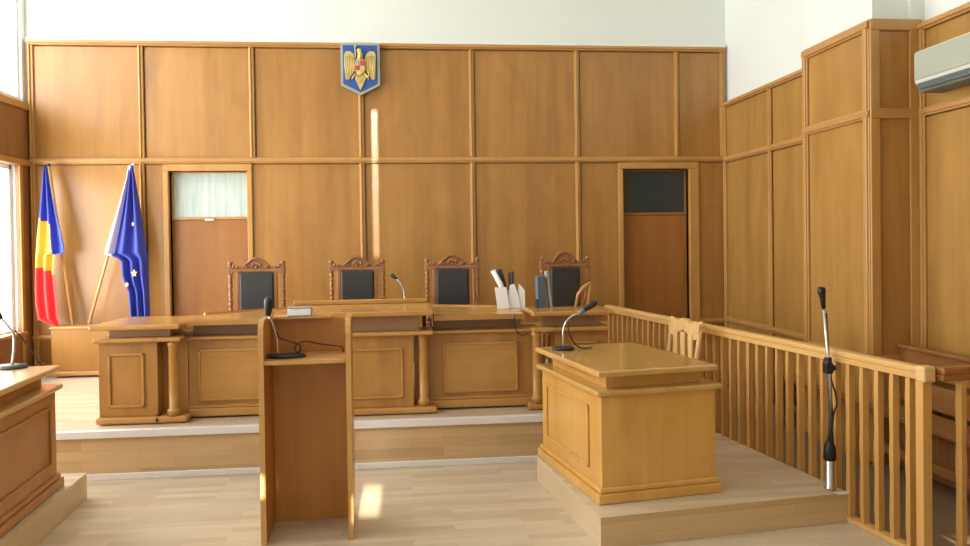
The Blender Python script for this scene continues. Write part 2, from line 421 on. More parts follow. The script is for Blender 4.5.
for n, (y1, y0) in enumerate(WY):
    for r, (z0, z1) in enumerate(((ZS - .03, ZH), (CS, CH))):
        y1 = -.05 if (n, r) == (0, 1) else WY[n][0]
        w = bpy.data.objects.new('window_%d' % (2 * n + r + 1), None); COL.objects.link(w); w['kind'] = 'structure'
        f = MB(); X0, X1 = XL - .11, XL - .06; t = .05 if r == 0 else .025
        f.box(X0, X1, y0, y0 + t, z0, z1, .006); f.box(X0, X1, y1 - t, y1, z0, z1, .006)
        f.box(X0, X1, y0, y1, z0, z0 + t, .006); f.box(X0, X1, y0, y1, z1 - t, z1, .006)
        f.box(X0, X1, (y0 + y1) / 2 - .035, (y0 + y1) / 2 + .035, z0, z1, .006)
        f.build('window_frame', WHITEPAINT, w)
        B(XL - .088, XL - .082, y0 + .03, y1 - .03, z0 + .03, z1 - .03).build('window_pane', GLASS, w)
        if r == 0:
            B(XL - .17, XL + .04, y0 - .05, y1 + .05, ZS - .032, ZS, .008).build('window_sill', W_RAIL_Y, w)

# rear wall behind the camera; unseen gaps added and shaped to put sun on chosen spots
SUN_T = .25
def gap(x0, x1, y, z0, z1): dz = (y - YR) * SUN_T; return (x0, x1, z0 + dz, z1 + dz)
gaps = [gap(-1.176, -1.167, 0, 1.45, 2.97), (-1.168, -1.05, (-3.62 - YR) * SUN_T, (-3.02 - YR) * SUN_T),
        gap(-1.672, -1.64, -3.97, .25, .37), 
        (1.93, 2.12, (-4.62 - YR) * SUN_T, (-4.36 - YR) * SUN_T)]
xs = sorted({XL - .3, XR + .3} | {g[0] for g in gaps} | {g[1] for g in gaps})
wr = MB()
for a, b in zip(xs, xs[1:]):
    hs = sorted((g[2], g[3]) for g in gaps if g[0] <= a + 1e-6 and g[1] >= b - 1e-6)
    z = 0.
    for h0, h1 in hs:
        wr.box(a, b, YR - .02, YR, z, h0); z = h1
    wr.box(a, b, YR - .02, YR, z, ZC)
struct('wall_rear', wr, PLASTER)

# dais with its riser and silver strips
dz = MB(); dz.prism([(XL, -2.63), (1.345, -2.63), (1.06, -.0), (XL, -.0)], 'Z', 0.001, HD)
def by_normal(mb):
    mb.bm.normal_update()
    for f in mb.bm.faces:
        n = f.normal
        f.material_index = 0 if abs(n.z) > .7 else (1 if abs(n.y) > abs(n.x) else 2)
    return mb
LAM = [FLOOR_XY, FLOOR_XZ, FLOOR_YZ]
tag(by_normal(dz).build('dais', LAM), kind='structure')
tag(MB().box(XL, 1.345, -2.652, -2.63, HD - .045, HD + .004, .004).box(XL, 1.345, -2.652, -2.60, HD, HD + .005, .002).build('trim_2', ALU), kind='structure')
tag(MB().box(XL, 1.345, -2.656, -2.63, 0, .042, .004).build('trim_3', ALU), kind='structure')
# platforms under the two tables
pr = MB(); pr.prism([(.11, -4.285), (1.575, -4.085), (1.39, -2.66), (.62, -2.66), (.58, -3.0), (-.02, -3.09)], 'Z', 0.001, .165)
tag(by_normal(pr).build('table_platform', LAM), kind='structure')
tag(MB().box(1.50, 1.575, -4.095, -4.075, .158, .168).build('trim_4', ALU), kind='structure')
pl = MB(); pl.prism([(-4.5, -3.04), (-2.905, -3.04), (-2.80, -4.9), (-4.5, -4.9)], 'Z', 0.001, .165)
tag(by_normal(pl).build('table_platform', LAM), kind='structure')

# ------------------------------------------------------------------ judges' bench
def slab(x0, x1, y0, y1, z0, z1, bev=.012): return B(x0, x1, y0, y1, z0, z1, bev, 3)
COLPROF = lambda z0, z1: [(.043, z0), (.043, z0 + .02), (.05, z0 + .03), (.043, z0 + .045), (.034, z0 + .055), (.033, (z0 + z1) / 2), (.031, z1 - .04), (.038, z1 - .03), (.038, z1)]

def pedestal(x0, W, flip, label, zt, depth):
    """outer desk unit; its round column stands on a shallow front step at the inner side"""
    t = thing('pedestal_desk', label, 'desk', (x0, -2.5, HD))
    mx = lambda a, b: (a, b) if not flip else (W - b, W - a)
    z = lambda a: a - HD
    D = depth - .04
    a, b = mx(.01, .415); bo = B(a, b, .07, D, z(.385), z(.92), .004).build('body', W_DESK, t)
    a, b = mx(.075, .325); MB().frame('Y', .07, -.014, a, b, z(.45), z(.838), .02).build('panel_moulding', W_DESK_X, bo)
    q, w = mx(.0, .44), mx(.44, .625)
    MB().box(*q, .02, D, z(.342), z(.385), .012, 3).box(*mx(.40, .625), .02, .15, z(.342), z(.385), .012, 3).box(q[0] + .03, q[1] - .03, .05, D, 0.001, z(.342)).box(w[0], w[1] - .02, .04, .14, .001, z(.342)).build('plinth', W_DESK_X, t)
    MB().box(*q, 0., D, z(.918), z(.95), .012, 3).box(*mx(.40, .595), 0., .14, z(.918), z(.95), .012, 3).build('ledge', W_DESK_X, t)
    MB().box(*mx(.075, .41), .10, D, z(.95), z(zt - .036), .003).box(*mx(.40, .50), .10, .17, z(.95), z(zt - .036), .003).build('fascia', W_FASCIA, t)
    a, b = mx(-.02, .595); slab(a, b, -.02, depth, z(zt - .036), z(zt)).build('desk_top', W_DESK_X, t)
    if not flip: B(.417, .594, .19, D, z(.345), z(.93), .003).build('recessed_side', W_DESK, t)
    cx = .527 if not flip else W - .555
    MB().lathe(COLPROF(z(.385), z(.918)), (cx, .06), 20).build('column', W_DESK_X, t)
    return t
pedestal(-3.06, .60, False, 'outer bench desk at the flags\' end with framed front panel and round column', 1.044, .68)
pedestal(.04, .61, True, 'outer bench desk nearest the railing, blue-grey binder standing on its top', 1.072, .39)

def section(x0, x1, px0, px1, poly, label, zt):
    """set-back link with a raised front panel; its top widens towards the projecting desk"""
    c0 = (x0 + x1) / 2
    t = thing('bench_section', label, 'desk', (c0, -2.31, HD))
    h = (x1 - x0) / 2; z = lambda a: a - HD
    bo = B(-h, h, .0, .30, z(.36), z(.905), .003).build('body', W_DESK, t)
    px0 -= c0; px1 -= c0
    MB().box(px0, px1, -.012, 0, z(.462), z(.828), .008, 3).build('front_panel', W_DESK_X, t)
    MB().frame('Y', -.002, -.018, px0 - .006, px1 + .006, z(.456), z(.834), .018).build('panel_moulding', W_DESK_X, bo)
    MB().box(-h, h, -.03, .02, z(.345), z(.405), .01, 2).box(-h, h, -.015, .02, z(.405), z(.425), .006).build('plinth', W_DESK_X, t)
    MB().box(-h, h, .04, .30, .001, z(.36)).build('toe_kick', W_FASCIA, t)
    slab(-h, h, -.04, .30, z(.905), z(.93)).build('ledge', W_DESK_X, t)
    B(poly[0][0] + .004 - c0, poly[1][0] - .004 - c0, .12, .30, z(.93), z(zt - .038), .002).build('fascia', W_FASCIA, t)
    P = [(x - c0, y + 2.31) for x, y in poly]
    MB().prism(P, 'Z', z(zt - .038), z(zt), .008, seg=2).build('desk_top', W_DESK_X, t)
    a = Vector((*P[-1], z(zt))) + Vector((.01, -.02, 0)); b = Vector((*P[-2], z(zt))) + Vector((-.01, -.02, 0))
    d = (b - a).normalized(); n = Vector((-d.y, d.x, 0)) * .014
    MB().prism([(a - n)[:2], (b - n)[:2], (b + n)[:2], (a + n)[:2]], 'Z', z(zt), z(zt) + .012, .004).build('back_batten', W_DESK_X, t)
    return t
section(-2.462, -1.725, -2.386, -1.83, [(-2.46, -2.375), (-1.795, -2.375), (-1.795, -1.42), (-2.46, -1.86)], 'set-back bench section next to the flags\' end desk, panelled front', 1.055)
section(-.815, .155, -.594, -.036, [(-.665, -2.375), (.018, -2.375), (.018, -2.095), (.15, -2.095), (.15, -1.80), (-.665, -1.43)], 'set-back bench section under the white papers, raised front panel', 1.048)

t = thing('projecting_desk', 'projecting middle desk of the bench, highest top, behind the open lectern', 'desk', (-1.225, -2.45, HD))
z = lambda a: a - HD
bo = MB().box(-.40, .40, .03, .60, z(.385), z(.915), .004).build('body', W_DESK, t)
for q in (-1, 1): MB().lathe(COLPROF(z(.385), z(.915)), (q * .475, .055), 20).build('column', W_DESK_X, t)
MB().frame('Y', .03, -.014, -.325, .325, z(.452), z(.822), .018).build('panel_moulding', W_DESK_X, bo)
MB().box(-.57, .57, -.02, .10, z(.342), z(.385), .012, 3).box(-.40, .40, .05, .60, z(.342), z(.385), .004).box(-.38, .38, .02, .60, .001, z(.342)).box(-.54, .54, .01, .095, .001, z(.342)).build('plinth', W_DESK_X, t)
MB().box(-.55, .55, -.03, .095, z(.915), z(.945), .012, 3).box(-.40, .40, .05, .60, z(.915), z(.945), .004).build('ledge', W_DESK_X, t)
B(-.45, .45, .06, .60, z(.945), z(1.055), .003).build('fascia', W_FASCIA, t)
slab(-.565, .555, -.04, .73, z(1.06), z(1.098)).build('desk_top', W_DESK_X, t)
B(-.555, .535, .70, .75, z(1.098), z(1.135), .01, 3).build('back_rim', W_DESK_X, t)
B(-.555, .535, .752, 1.08, z(1.03), z(1.062), .006).build('work_top', W_DESK_X, t)
for q in (-1, 1): B(q * .5 - .015, q * .5 + .015, .62, 1.04, .001, z(1.03), .003).build('leg_panel', W_DESK, t)

# low cabinet under the flags
t = thing('low_cabinet', 'low wooden cabinet against the back wall carrying the two flags', 'cabinet', (-3.75, -.178, HD))
B(-.53, .53, -.12, .12, .045, .475, .003).build('body', W_PANEL, t)
B(-.545, .545, -.135, .12, .475, .495, .006).build('cabinet_top', W_RAIL_X, t)
B(-.535, .535, -.13, .12, .02, .06, .008).build('base_moulding', W_RAIL_X, t)
B(-.50, .50, -.09, .11, .001, .02).build('toe_kick', W_CARVED, t)

# ------------------------------------------------------------------ high-backed chairs
def turned(z0, z1, r=.02):
    pts = [(r * 1.1, z0)]
    n = 7
    for i in range(n):
        a = z0 + (z1 - z0) * i / n; h = (z1 - z0) / n
        pts += [(r * .65, a + h * .05), (r * .62, a + h * .15), (r * 1.0, a + h * .4), (r * .95, a + h * .65), (r * .7, a + h * .82), (r * 1.12, a + h * .88), (r * 1.12, a + h * .96)]
    pts.append((r, z1)); return pts
def judge_chair(x, y, rz, label, top=1.12, peak=1.155, round_=False):
    t = thing('carved_chair', label, 'chair', (x, y, HD), rz, 'high-backed carved chairs behind the bench')
    hw = .232
    for s in (-1, 1):
        p = MB()
        p.lathe([(.024, .001), (.024, .44)], (s * hw, 0), 12)
        p.lathe(turned(.44, 1.02), (s * hw, 0), 12)
        p.box(s * hw - .021, s * hw + .021, -.021, .021, 1.0, 1.07, .005)
        p.lathe([(.021, 1.07), (.012, 1.078), (.022, 1.09), (.024, 1.102), (.014, top - .003), (.004, top)], (s * hw, 0), 12)
        p.build('back_post', W_CARVED, t)
    for s in (-1, 1): B(s * .165 - .018, s * .165 + .018, -.018, .018, .47, 1.03, .006).build('stile', W_CARVED, t)
    B(-.148, .148, -.035, .015, .50, 1.018, .016, 3).build('back_pad', LEATHER, t)
    cr = MB()
    cr.box(-.215, .215, -.02, .016, 1.018, 1.046, .006)
    # scalloped crest: arch in the middle, low shoulders rising to the posts
    out = [(-.212, 1.04), (-.212, 1.085), (-.19, 1.066), (-.165, 1.076), (-.14, 1.068)]
    n = 12
    for i in range(n + 1):
        u = -1 + 2 * i / n
        hgt = (1 - abs(u) ** (2.6 if round_ else 1.7))
        out.append((u * .125, 1.068 + (peak - 1.068) * hgt))
    out += [(.14, 1.068), (.165, 1.076), (.19, 1.066), (.212, 1.085), (.212, 1.04)]
    cr.prism(out, 'Y', -.012, .012, .004)
    orn = MB()
    arch = [(u * .118, -.014, 1.06 + (peak - 1.075) * (1 - abs(u) ** (2.6 if round_ else 1.7))) for u in [-1 + 2 * i / 14 for i in range(15)]]
    orn.tube(arch, .011, 6)
    for a in range(5):
        g = (a - 2) * .5; orn.ball((math.sin(g) * .04, -.014, 1.062 + math.cos(g) * .036), (.011, .01, .022))
    orn.ball((0, -.018, 1.062), .014)
    for s in (-1, 1):
        orn.ball((s * .088, -.014, 1.062), (.018, .01, .013)); orn.ball((s * .175, -.012, 1.062), (.016, .01, .012))
        orn.ball((s * .2, -.012, 1.072), (.014, .012, .018))
    orn.build('carved_ornament', W_CARVED, cr.build('crest', W_CARVED, t))
    st = MB(); st.box(-.23, .23, -.42, -.0, .40, .445, .01); st.build('seat_frame', W_CARVED, t)
    B(-.21, .21, -.41, -.03, .445, .49, .02, 3).build('seat', LEATHER, t)
    for s in (-1, 1):
        MB().lathe([(.022, .001)] + turned(.05, .40) + [(.02, .40)], (s * .205, -.395), 10).build('front_leg', W_CARVED, t)
        MB().tube([(s * .232, -.005, .60), (s * .236, -.2, .612), (s * .225, -.36, .59)], .018, 8).tube([(s * .222, -.34, .59), (s * .215, -.34, .44)], .014, 8).build('arm', W_CARVED, t)
    return t
judge_chair(-2.205, -1.0, .0, 'carved chair with black back behind the set-back section by the flags')
judge_chair(-1.31, -1.0, .0, 'carved chair with black back behind the projecting desk, a sunbeam above')
judge_chair(-.443, -1.0, .0, 'carved chair with black back between silver microphone and white papers')
judge_chair(.59, -1.1, .06, 'reddish carved chair with rounded crest behind the railing-end desk', 1.115, 1.165, True).scale = (.93, 1, 1)

# ------------------------------------------------------------------ flags
def FX(px, py, y): return (-4.35 + (px - 47) * .00942 - (py - 167) * .00021, y, 2.385 - (py - 167) * .00984)
def cloth(rows, colour, mats, name, parent, folds, amp, yb, nc=56, sub=5):
    """cloth hanging in vertical folds between two outlines, real depth in y"""
    bm = bmesh.new(); R = []
    for (p0, l0, r0), (p1, l1, r1) in zip(rows, rows[1:]):
        for k in range(sub): q = k / sub; R.append((p0 + (p1 - p0) * q, l0 + (l1 - l0) * q, r0 + (r1 - r0) * q))
    R.append(rows[-1]); G = []
    for i, (py, l, r) in enumerate(R):
        row = []; f = i / len(R)
        for j in range(nc + 1):
            u = j / nc; px = l + (r - l) * u
            y = yb - amp * (.25 + .75 * min(1, (r - l) / 14)) * math.sin(u * folds * 2 * PI + .8 * math.sin(f * 3)) - .02 * math.sin(f * PI)
            v = bm.verts.new(Vector(FX(px, py, y)) - parent.location); row.append((v, px, py, u))
        G.append(row)
    for a, b in zip(G, G[1:]):
        for j in range(nc):
            f = bm.faces.new((a[j][0], a[j + 1][0], b[j + 1][0], b[j][0])); f.smooth = True
            f.material_index = colour((a[j][1] + b[j + 1][1]) / 2, (a[j][2] + b[j + 1][2]) / 2, (a[j][3] + a[j + 1][3]) / 2)
    me = bpy.data.meshes.new(name); bm.to_mesh(me); bm.free()
    for m in mats: me.materials.append(m)
    o = bpy.data.objects.new(name, me); COL.objects.link(o)
    md = o.modifiers.new('thick', 'SOLIDIFY'); md.thickness = .003
    o.parent = parent
    return o
fl = thing('national_flag', 'blue yellow and red flag drooping on its slanted pole beside the window', 'flag', FX(73, 324.6, -.15))
def pole(p0, p1, par):
    a = Vector(FX(*p0, -.15)) - Vector(par.location); b = Vector(FX(*p1, -.10)) - Vector(par.location)
    MB().tube([a, a.lerp(b, .5), b], .0145, 10).build('pole', POLE, par)
    MB().ball(b, (.017, .017, .022)).build('pole_tip', DGREY if par is fl else WHITECLOTH, par)
pole((73, 324.6), (46.5, 165), fl)
def ro(px, py, u):
    if px > 53 + (py - 220) * .08 and py < 255: return 0
    if py < 219 + (px - 43) * .4: return 0
    return 1 if py < 266 + (px - 41) * .5 else 2
cloth([(166, 46, 49), (180, 45.3, 52), (200, 44, 56.5), (215, 43, 60), (230, 41.5, 64), (245, 40.5, 67.5), (252, 40.2, 68.2), (254.5, 40, 59), (270, 39.5, 58), (290, 39, 60), (305, 39.5, 61.5), (318, 41.5, 62), (322, 50, 61.5), (325, 58.5, 61)], ro, [BLUE, YELLOW, RED], 'flag_cloth', fl, 2.2, .03, -.19)
fe = thing('star_flag', 'blue flag with pale sleeve and gold stars, hanging beside the pale-glazed door', 'flag', FX(89, 324, -.15))
pole((89, 324), (131.5, 165), fe)
def eu(px, py, u): return 1 if px < (131 - (py - 167) * .267) + 2 + (py - 167) * .07 and py < 257 else 0
fc = cloth([(166, 130.8, 134), (180, 128.5, 136.5), (200, 123.2, 140), (220, 117.6, 143.5), (240, 112, 146.5), (254, 108, 148.5), (258, 120, 149.2), (262, 125, 149.6), (275, 125.5, 150), (285, 128, 150.5), (292, 131.5, 150.7), (304, 132.2, 151), (321, 133, 151.5)], eu, [BLUE, WHITECLOTH], 'flag_cloth', fe, 2.6, .035, -.20)
def star(px, py, r, y):
    c = FX(px, py, 0); pts = []
    for k in range(10):
        q = r if k % 2 == 0 else r * .42; a = PI / 2 + k * PI / 5
        pts.append((c[0] + q * math.cos(a) * .8 - fe.location.x, c[2] + q * math.sin(a) - fe.location.z))
    MB().prism(pts, 'Y', y - fe.location.y, y - .004 - fe.location.y).build('star', STARGOLD, fc)
for s in ((138.3, 274, .042, -.262), (131, 285, .03, -.262), (137, 225, .022, -.262)): star(*s)

# ------------------------------------------------------------------ coat of arms
t = thing('coat_of_arms', 'blue shield with gilded spread eagle hanging over the wainscot\'s middle seam', 'emblem', (-1.303, -.054, 3.115))
MB().prism([(-.199, .10), (0, 0), (.199, .10), (.199, .535), (-.199, .535)], 'Y', .0, -.028, .006).build('border', SILVERB, t)
MB().prism([(-.174, .115), (0, .028), (.174, .115), (.174, .508), (-.174, .508)], 'Y', -.028, -.034, .002).build('field', BLUE2, t)
for s in (-1, 1):
    w = MB()
    w.prism([(s * .04, .33), (s * .07, .42), (s * .10, .445), (s * .145, .44), (s * .16, .40), (s * .158, .28), (s * .15, .16), (s * .12, .15), (s * .09, .20), (s * .05, .25)][::s], 'Y', -.034, -.05, .004)
    for k in range(6):
        x = s * (.06 + .017 * k); w.tube([(x, -.05, .40 - .004 * abs(k - 3)), (x + s * .004, -.054, .30), (x - s * .002 * k, -.05, .235 - .016 * k)], [.007, .009, .004], 6)
    w.build('wing', GOLD, t)
bd = MB(); bd.ball((0, -.045, .29), (.055, .03, .10)); bd.prism([(-.055, .17), (0, .045), (.06, .17), (.03, .22), (-.03, .22)], 'Y', -.034, -.05, .006)
for k in range(5): bd.tube([((k - 2) * .012, -.052, .20), ((k - 2) * .018, -.052, .12 + .012 * abs(k - 2))], [.006, .004], 6)
for s in (-1, 1): bd.tube([(s * .04, -.05, .22), (s * .075, -.052, .18), (s * .085, -.05, .155)], [.012, .01, .006], 6)
bd.build('eagle_body', GOLD, t)
MB().tube([(0, -.05, .36), (.004, -.055, .41), (-.008, -.056, .45), (-.03, -.055, .455)], [.03, .026, .022, .006], 8).ball((-.005, -.055, .452), (.022, .016, .02)).build('eagle_head', GOLD, t)
MB().tube([(-.045, -.05, .37), (-.05, -.052, .49)], .006, 6).ball((-.048, -.05, .495), (.014, .008, .01)).build('sceptre', GOLD, t)
MB().tube([(.12, -.056, .36), (.08, -.056, .18)], .006, 6).build('sword', GOLD, t)
MB().prism([(-.052, .245), (0, .20), (.052, .245), (.052, .345), (-.052, .345)], 'Y', -.066, -.076, .003).build('breast_shield', GOLD, t)
for (x0, x1, z0, z1, m) in ((-.048, -.002, .292, .341, SILVERB), (.002, .048, .292, .341, CRED), (-.048, -.002, .243, .288, CRED), (.002, .048, .243, .288, GOLD)):
    B(x0, x1, -.082, -.076, z0, z1, .002).build('quarter', m, t)

# ------------------------------------------------------------------ open lectern
LR = .04
t = thing('lectern', 'tall open-backed wooden lectern with one shelf, standing alone on the floor', 'lectern', (-1.412, -3.98, 0), LR)
side = [(0, .001), (0, 1.12), (.012, 1.158), (.035, 1.182), (.07, 1.192), (.38, 1.184), (.38, .001)]
for s in (-1, 1):
    a, b = (s * .242, s * .214)
    MB().prism(side, 'X', min(a, b), max(a, b), .003).build('side_panel', W_LECT, t)
    MB().prism([(-.004, .001), (-.004, 1.121), (.009, 1.16), (.033, 1.185), (.07, 1.196), (.38, 1.188), (.38, 1.184), (.07, 1.192), (.035, 1.182), (.012, 1.158), (0, 1.12), (0, .001)], 'X', min(a, b), max(a, b)).build('edge_strip', W_LECT_E, t)
B(-.213, .213, .355, .379, .001, 1.172, .002).build('back_panel', W_LECT, t)
B(-.213, .213, .004, .354, .955, .978, .004).build('shelf', W_LECT_E, t)
B(-.20, .13, .27, .36, 1.174, 1.19, .003).build('top_ledge', W_LECT_E, t)
LM = Matrix.Translation((-1.412, -3.98, 0)) @ Matrix.Rotation(LR, 4, 'Z')
bk = thing('book', 'thick white-paged book with grey cover lying on the open lectern\'s ledge', 'book', LM @ Vector((-.05, .315, 1.191)), LR + .03)
B(-.066, .060, -.045, .042, .003, .042, .002).build('pages', PAPER, bk)
MB().box(-.068, .066, -.048, .046, .042, .047, .001).box(-.068, .066, -.048, .046, .0, .003, .001).box(.060, .066, -.048, .046, .003, .042, .001).build('cover', GREYCARD, bk)

# ------------------------------------------------------------------ gooseneck microphones
def mic(label, base, rotz, base_r, neck, head, head_r, neck_m=STEEL, base_m=BLACK, head_m=BLACK, cable=None, base_h=.022, collar=False, neck_r=.006):
    t = thing('gooseneck_microphone', label, 'microphone', base, rotz)
    bx, by = base_r
    M = Matrix.Diagonal((bx, by, 1, 1))
    MB().lathe([(1, .0), (1, base_h * .4), (.9, base_h * .8), (.4, base_h), (.1, base_h)], n=28, M=M).build('base', base_m, t)
    MB().tube(smooth_curve(neck), neck_r, 8).build('gooseneck', neck_m, t)
    hp = [Vector(p) for p in head]
    k = [.62, .95, 1.0, .95, .6] if len(hp) == 2 else None
    pts = [hp[0].lerp(hp[1], q) for q in (0, .25, .6, .85, 1)]
    MB().tube(pts, [head_r * q for q in (.5, .75, 1., 1., .55)], 12).build('head', head_m, t)
    if collar:
        d = (hp[0] - hp[1]); MB().tube([hp[0] + d * .1, hp[0] + d * -.22], head_r * .85, 10).build('collar', TEAL, t)
    if cable: MB().tube(smooth_curve(cable, 8), .0045, 6).build('cable', CORD, t)
    return t
mp = LM @ Vector((-.11, .13, .979))
mic('black microphone standing inside the lectern\'s shelf with brown looping cable', mp, LR, (.105, .06),
    [(-.045, 0, .015), (-.047, .0, .09), (-.06, -.01, .16), (-.085, -.02, .225)], [(-.09, -.022, .232), (-.082, -.03, .335)], .025,
    cable=[(-.045, -.008, .14), (-.03, -.035, .112), (.03, -.04, .09), (.075, -.02, .065), (.07, 0, .026), (.045, .03, .03), (.05, .06, .062), (.10, .075, .075), (.17, .085, .058), (.24, .09, .046), (.295, .08, .035), (.306, .07, .008)])
mic('silver gooseneck microphone on the projecting middle desk of the bench', (-.885, -1.56, 1.0625), 0, (.05, .05),
    [(0, 0, .015), (.002, 0, .09), (-.018, 0, .165), (-.06, 0, .225)], [(-.06, 0, .225), (-.115, -.01, .272)], .018, base_m=BLACK, head_m=DGREY, neck_r=.009)
BR, BX, BY = .16, .148, -4.105
BM = Matrix.Translation((BX, BY, .165)) @ Matrix.Rotation(BR, 4, 'Z')
mic('black microphone with bent silver neck on the platform table beside the railing', BM @ Vector((.128, .86, .726)), BR, (.075, .07),
    [(.0, 0, .015), (.0, 0, .11), (.02, 0, .175), (.065, 0, .215), (.125, 0, .235)], [(.125, 0, .237), (.235, 0, .30)], .02, collar=True,
    cable=[(.03, -.01, .18), (.03, -.03, .11), (.07, -.03, .035), (.12, -.02, .006), (.20, 0, .006)])
LTR = .07
mic('black-based microphone with silver neck on the white-lit table under the window', (-3.185, -3.36, .892), 0, (.085, .07),
    [(0, 0, .015), (.012, 0, .11), (.012, 0, .19), (-.02, 0, .25), (-.055, 0, .29)], [(-.055, 0, .29), (-.11, 0, .36)], .024, base_m=DGREY, neck_r=.009,
    neck_m=STEEL, cable=[(.02, 0, .22), (.06, .0, .17), (.11, .01, .09), (.15, .02, .012), (.16, .06, .012)])

# ------------------------------------------------------------------ things on the bench
t = thing('letter_tray', 'white cardboard file holder stuffed with papers on the bench', 'file holder', (-.03, -1.86, 1.049), 0)
def sheet(x0, x1, y, z1, skew, m, name, dy=.012, z1b=None):
    MB().prism([(x0, .001), (x1, .001), (x1 + skew, z1b if z1b else z1), (x0 + skew, z1)], 'Y', y, y + dy, .001).build(name, m, t)
sheet(-.105, -.01, -.08, .175, -.022, PAPER, 'folder')
MB().prism([(-.005, .001), (.085, .001), (.07, .10), (.035, .20), (.0, .19), (-.012, .10)], 'Y', -.06, -.045, .001).build('folder', PAPER, t)
MB().prism([(.088, .001), (.122, .001), (.122, .145), (.075, .20), (.068, .14)], 'Y', -.05, -.036, .001).build('folder', PAPER, t)
sheet(-.10, .11, -.02, .15, 0, GREYCARD, 'divider')
MB().tube([(-.05, -.03, .13), (-.075, -.03, .20), (-.135, -.03, .31)], .021, 10).build('rolled_paper', PAPER, t)
MB().tube([(-.04, -.0, .17), (-.06, 0, .25), (-.085, -.005, .315)], [.02, .022, .026], 10).build('dark_tube', CORD, t)
for x, h in ((-.005, .29), (.022, .30)): MB().box(x, x + .022, -.0, .014, .10, h, .003).build('dark_folder', DGREY, t)
t = thing('ring_binder', 'blue-grey binder standing upright before the reddish carved chair', 'binder', (.19, -2.16, 1.073), .12)
MB().prism([(-.04, .001), (.03, .001), (.01, .25), (-.045, .245)], 'Y', -.035, .035, .003).build('cover', BLUEGREY, t)
B(-.052, -.042, -.036, .036, .001, .07, .002).build('base_clip', BLACK, t)
t = thing('thin_file', 'thin pale grey file leaning against the blue-grey binder', 'file', (.245, -2.16, 1.073), .12)
MB().prism([(.002, .001), (.018, .001), (-.012, .285), (-.028, .285)], 'Y', -.03, .03, .002).build('cover', GREYCARD, t)
B(.0185, .021, -.028, .028, .001, .012).build('edge_strip', PAPER, t)
t = thing('wooden_easel', 'small brown wooden easel standing before the reddish chair', 'stand', (.50, -2.24, 1.073))
MB().tube([(-.06, 0, .003), (-.04, 0, .10), (.0, 0, .15), (.055, 0, .19)], [.012, .014, .018, .012], 8).build('leg', W_DESK_X, t)
MB().tube([(.035, 0, .003), (.05, 0, .10), (.058, 0, .20)], .012, 8).build('leg', W_DESK_X, t)
MB().tube([(.0, .06, .003), (.05, .0, .185)], .008, 8).build('back_strut', W_DESK_X, t)
tag(MB().tube(smooth_curve([(-.06, -2.386, 1.04), (-.062, -2.39, .98), (-.04, -2.385, .91), (.0, -2.38, .885), (.03, -2.45, .91)], 8), .004, 6).build('loose_cable', CORD), 'thin dark cable drooping over the bench front below the papers', 'cable')

# ------------------------------------------------------------------ platform table (right) and window table (left)
def table(name_label, M, rz, w, d, face, zt, mats=None):
    mats = mats or (W_TABLE, W_TABLE_T)
    """local x 0..w, y 0..d, z from the platform; face is the panelled side"""
    t = thing('panelled_table', name_label, 'table', M.to_translation(), rz)
    zz = lambda a: a
    bo = B(.03, w - .03, .03, d - .03, .08, zt - .14, .004).build('body', mats[0], t)
    MB().box(-.0, w, .0, d, .001, .055, .006).box(.012, w - .012, .012, d - .012, .055, .085, .01, 3).build('plinth', mats[0], t)
    B(-.004, w + .004, -.004, d + .004, zt - .14, zt - .11, .01, 3).build('ledge', mats[1], t)
    B(.085, w - .085, .085, d - .085, zt - .11, zt - .034, .003).build('neck', mats[0], t)
    B(-.005 if face < 0 else -.02, w - (.03 if face < 0 else .01), -.015, d + .01, zt - .034, zt, .012, 3).build('table_top', mats[1], t)
    x, s = (.03, -1) if face < 0 else (w - .03, 1)
    fm = MB(); fm.frame('X', x, .012 * s, .20, d - .12, .15, zt - .22, .02)
    fm.build('panel_moulding', mats[0], bo)
    return t
table('honey wooden table on the low platform by the railing', BM, BR, .752, 1.03, -1, .725)
LTM = Matrix.Translation((-2.935, -3.29, .165)) @ Matrix.Rotation(LTR, 4, 'Z') @ Matrix.Translation((-.80, -1.30, 0))
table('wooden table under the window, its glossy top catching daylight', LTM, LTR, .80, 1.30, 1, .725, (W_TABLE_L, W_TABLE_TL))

# ------------------------------------------------------------------ railing
RR = .137
def railing(name, label, loc, rz, n, s0, step, length, top_m, post_at=None):
    t = thing(name, label, 'railing', loc, rz)
    MB().box(-.032, .032, 0, length, .915, .952, .012, 3).box(-.027, .027, 0, length, .885, .918, .006).build('hand_rail', top_m, t)
    B(-.028, .028, 0, length, .001, .03, .004).build('bottom_rail', W_RAILTOP, t)
    first = None
    for i in range(n):
        y = s0 + i * step
        if first is None:
            mb = MB(); t_ = bmesh.new(); rings = []
            for k in range(9):
                f = k / 8; h = .0165 + .003 * math.sin(f * PI * 3) ** 2
                rings.append([t_.verts.new((sx * h, sy * h * .85, .03 + f * .855)) for sx, sy in ((-1, -1), (1, -1), (1, 1), (-1, 1))])
            for a, b in zip(rings, rings[1:]):
                for q in range(4): t_.faces.new((a[q], a[(q + 1) % 4], b[(q + 1) % 4], b[q]))
            t_.faces.new(rings[0][::-1]); t_.faces.new(rings[-1])
            mb.merge(t_); o = first = mb.build('baluster', W_RAILING, t)
        else:
            o = first.copy(); COL.objects.link(o); o.parent = t
        o.location = (0, y, 0); o.rotation_euler = (0, 0, random.uniform(-.12, .12))
    return t
rt = railing('railing', 'long pale wooden railing of upright balusters beside the platform', (1.665, -4.62, 0), RR, 36, .10, .1105, 4.05, W_RAILTOP)
B(-.035, .035, -.03, .035, .875, .957, .012, 3).build('rail_end_cap', W_CHAIR, rt)
B(-.028, .028, -.01, .04, .001, .88, .006).build('end_post', W_RAILING, rt)
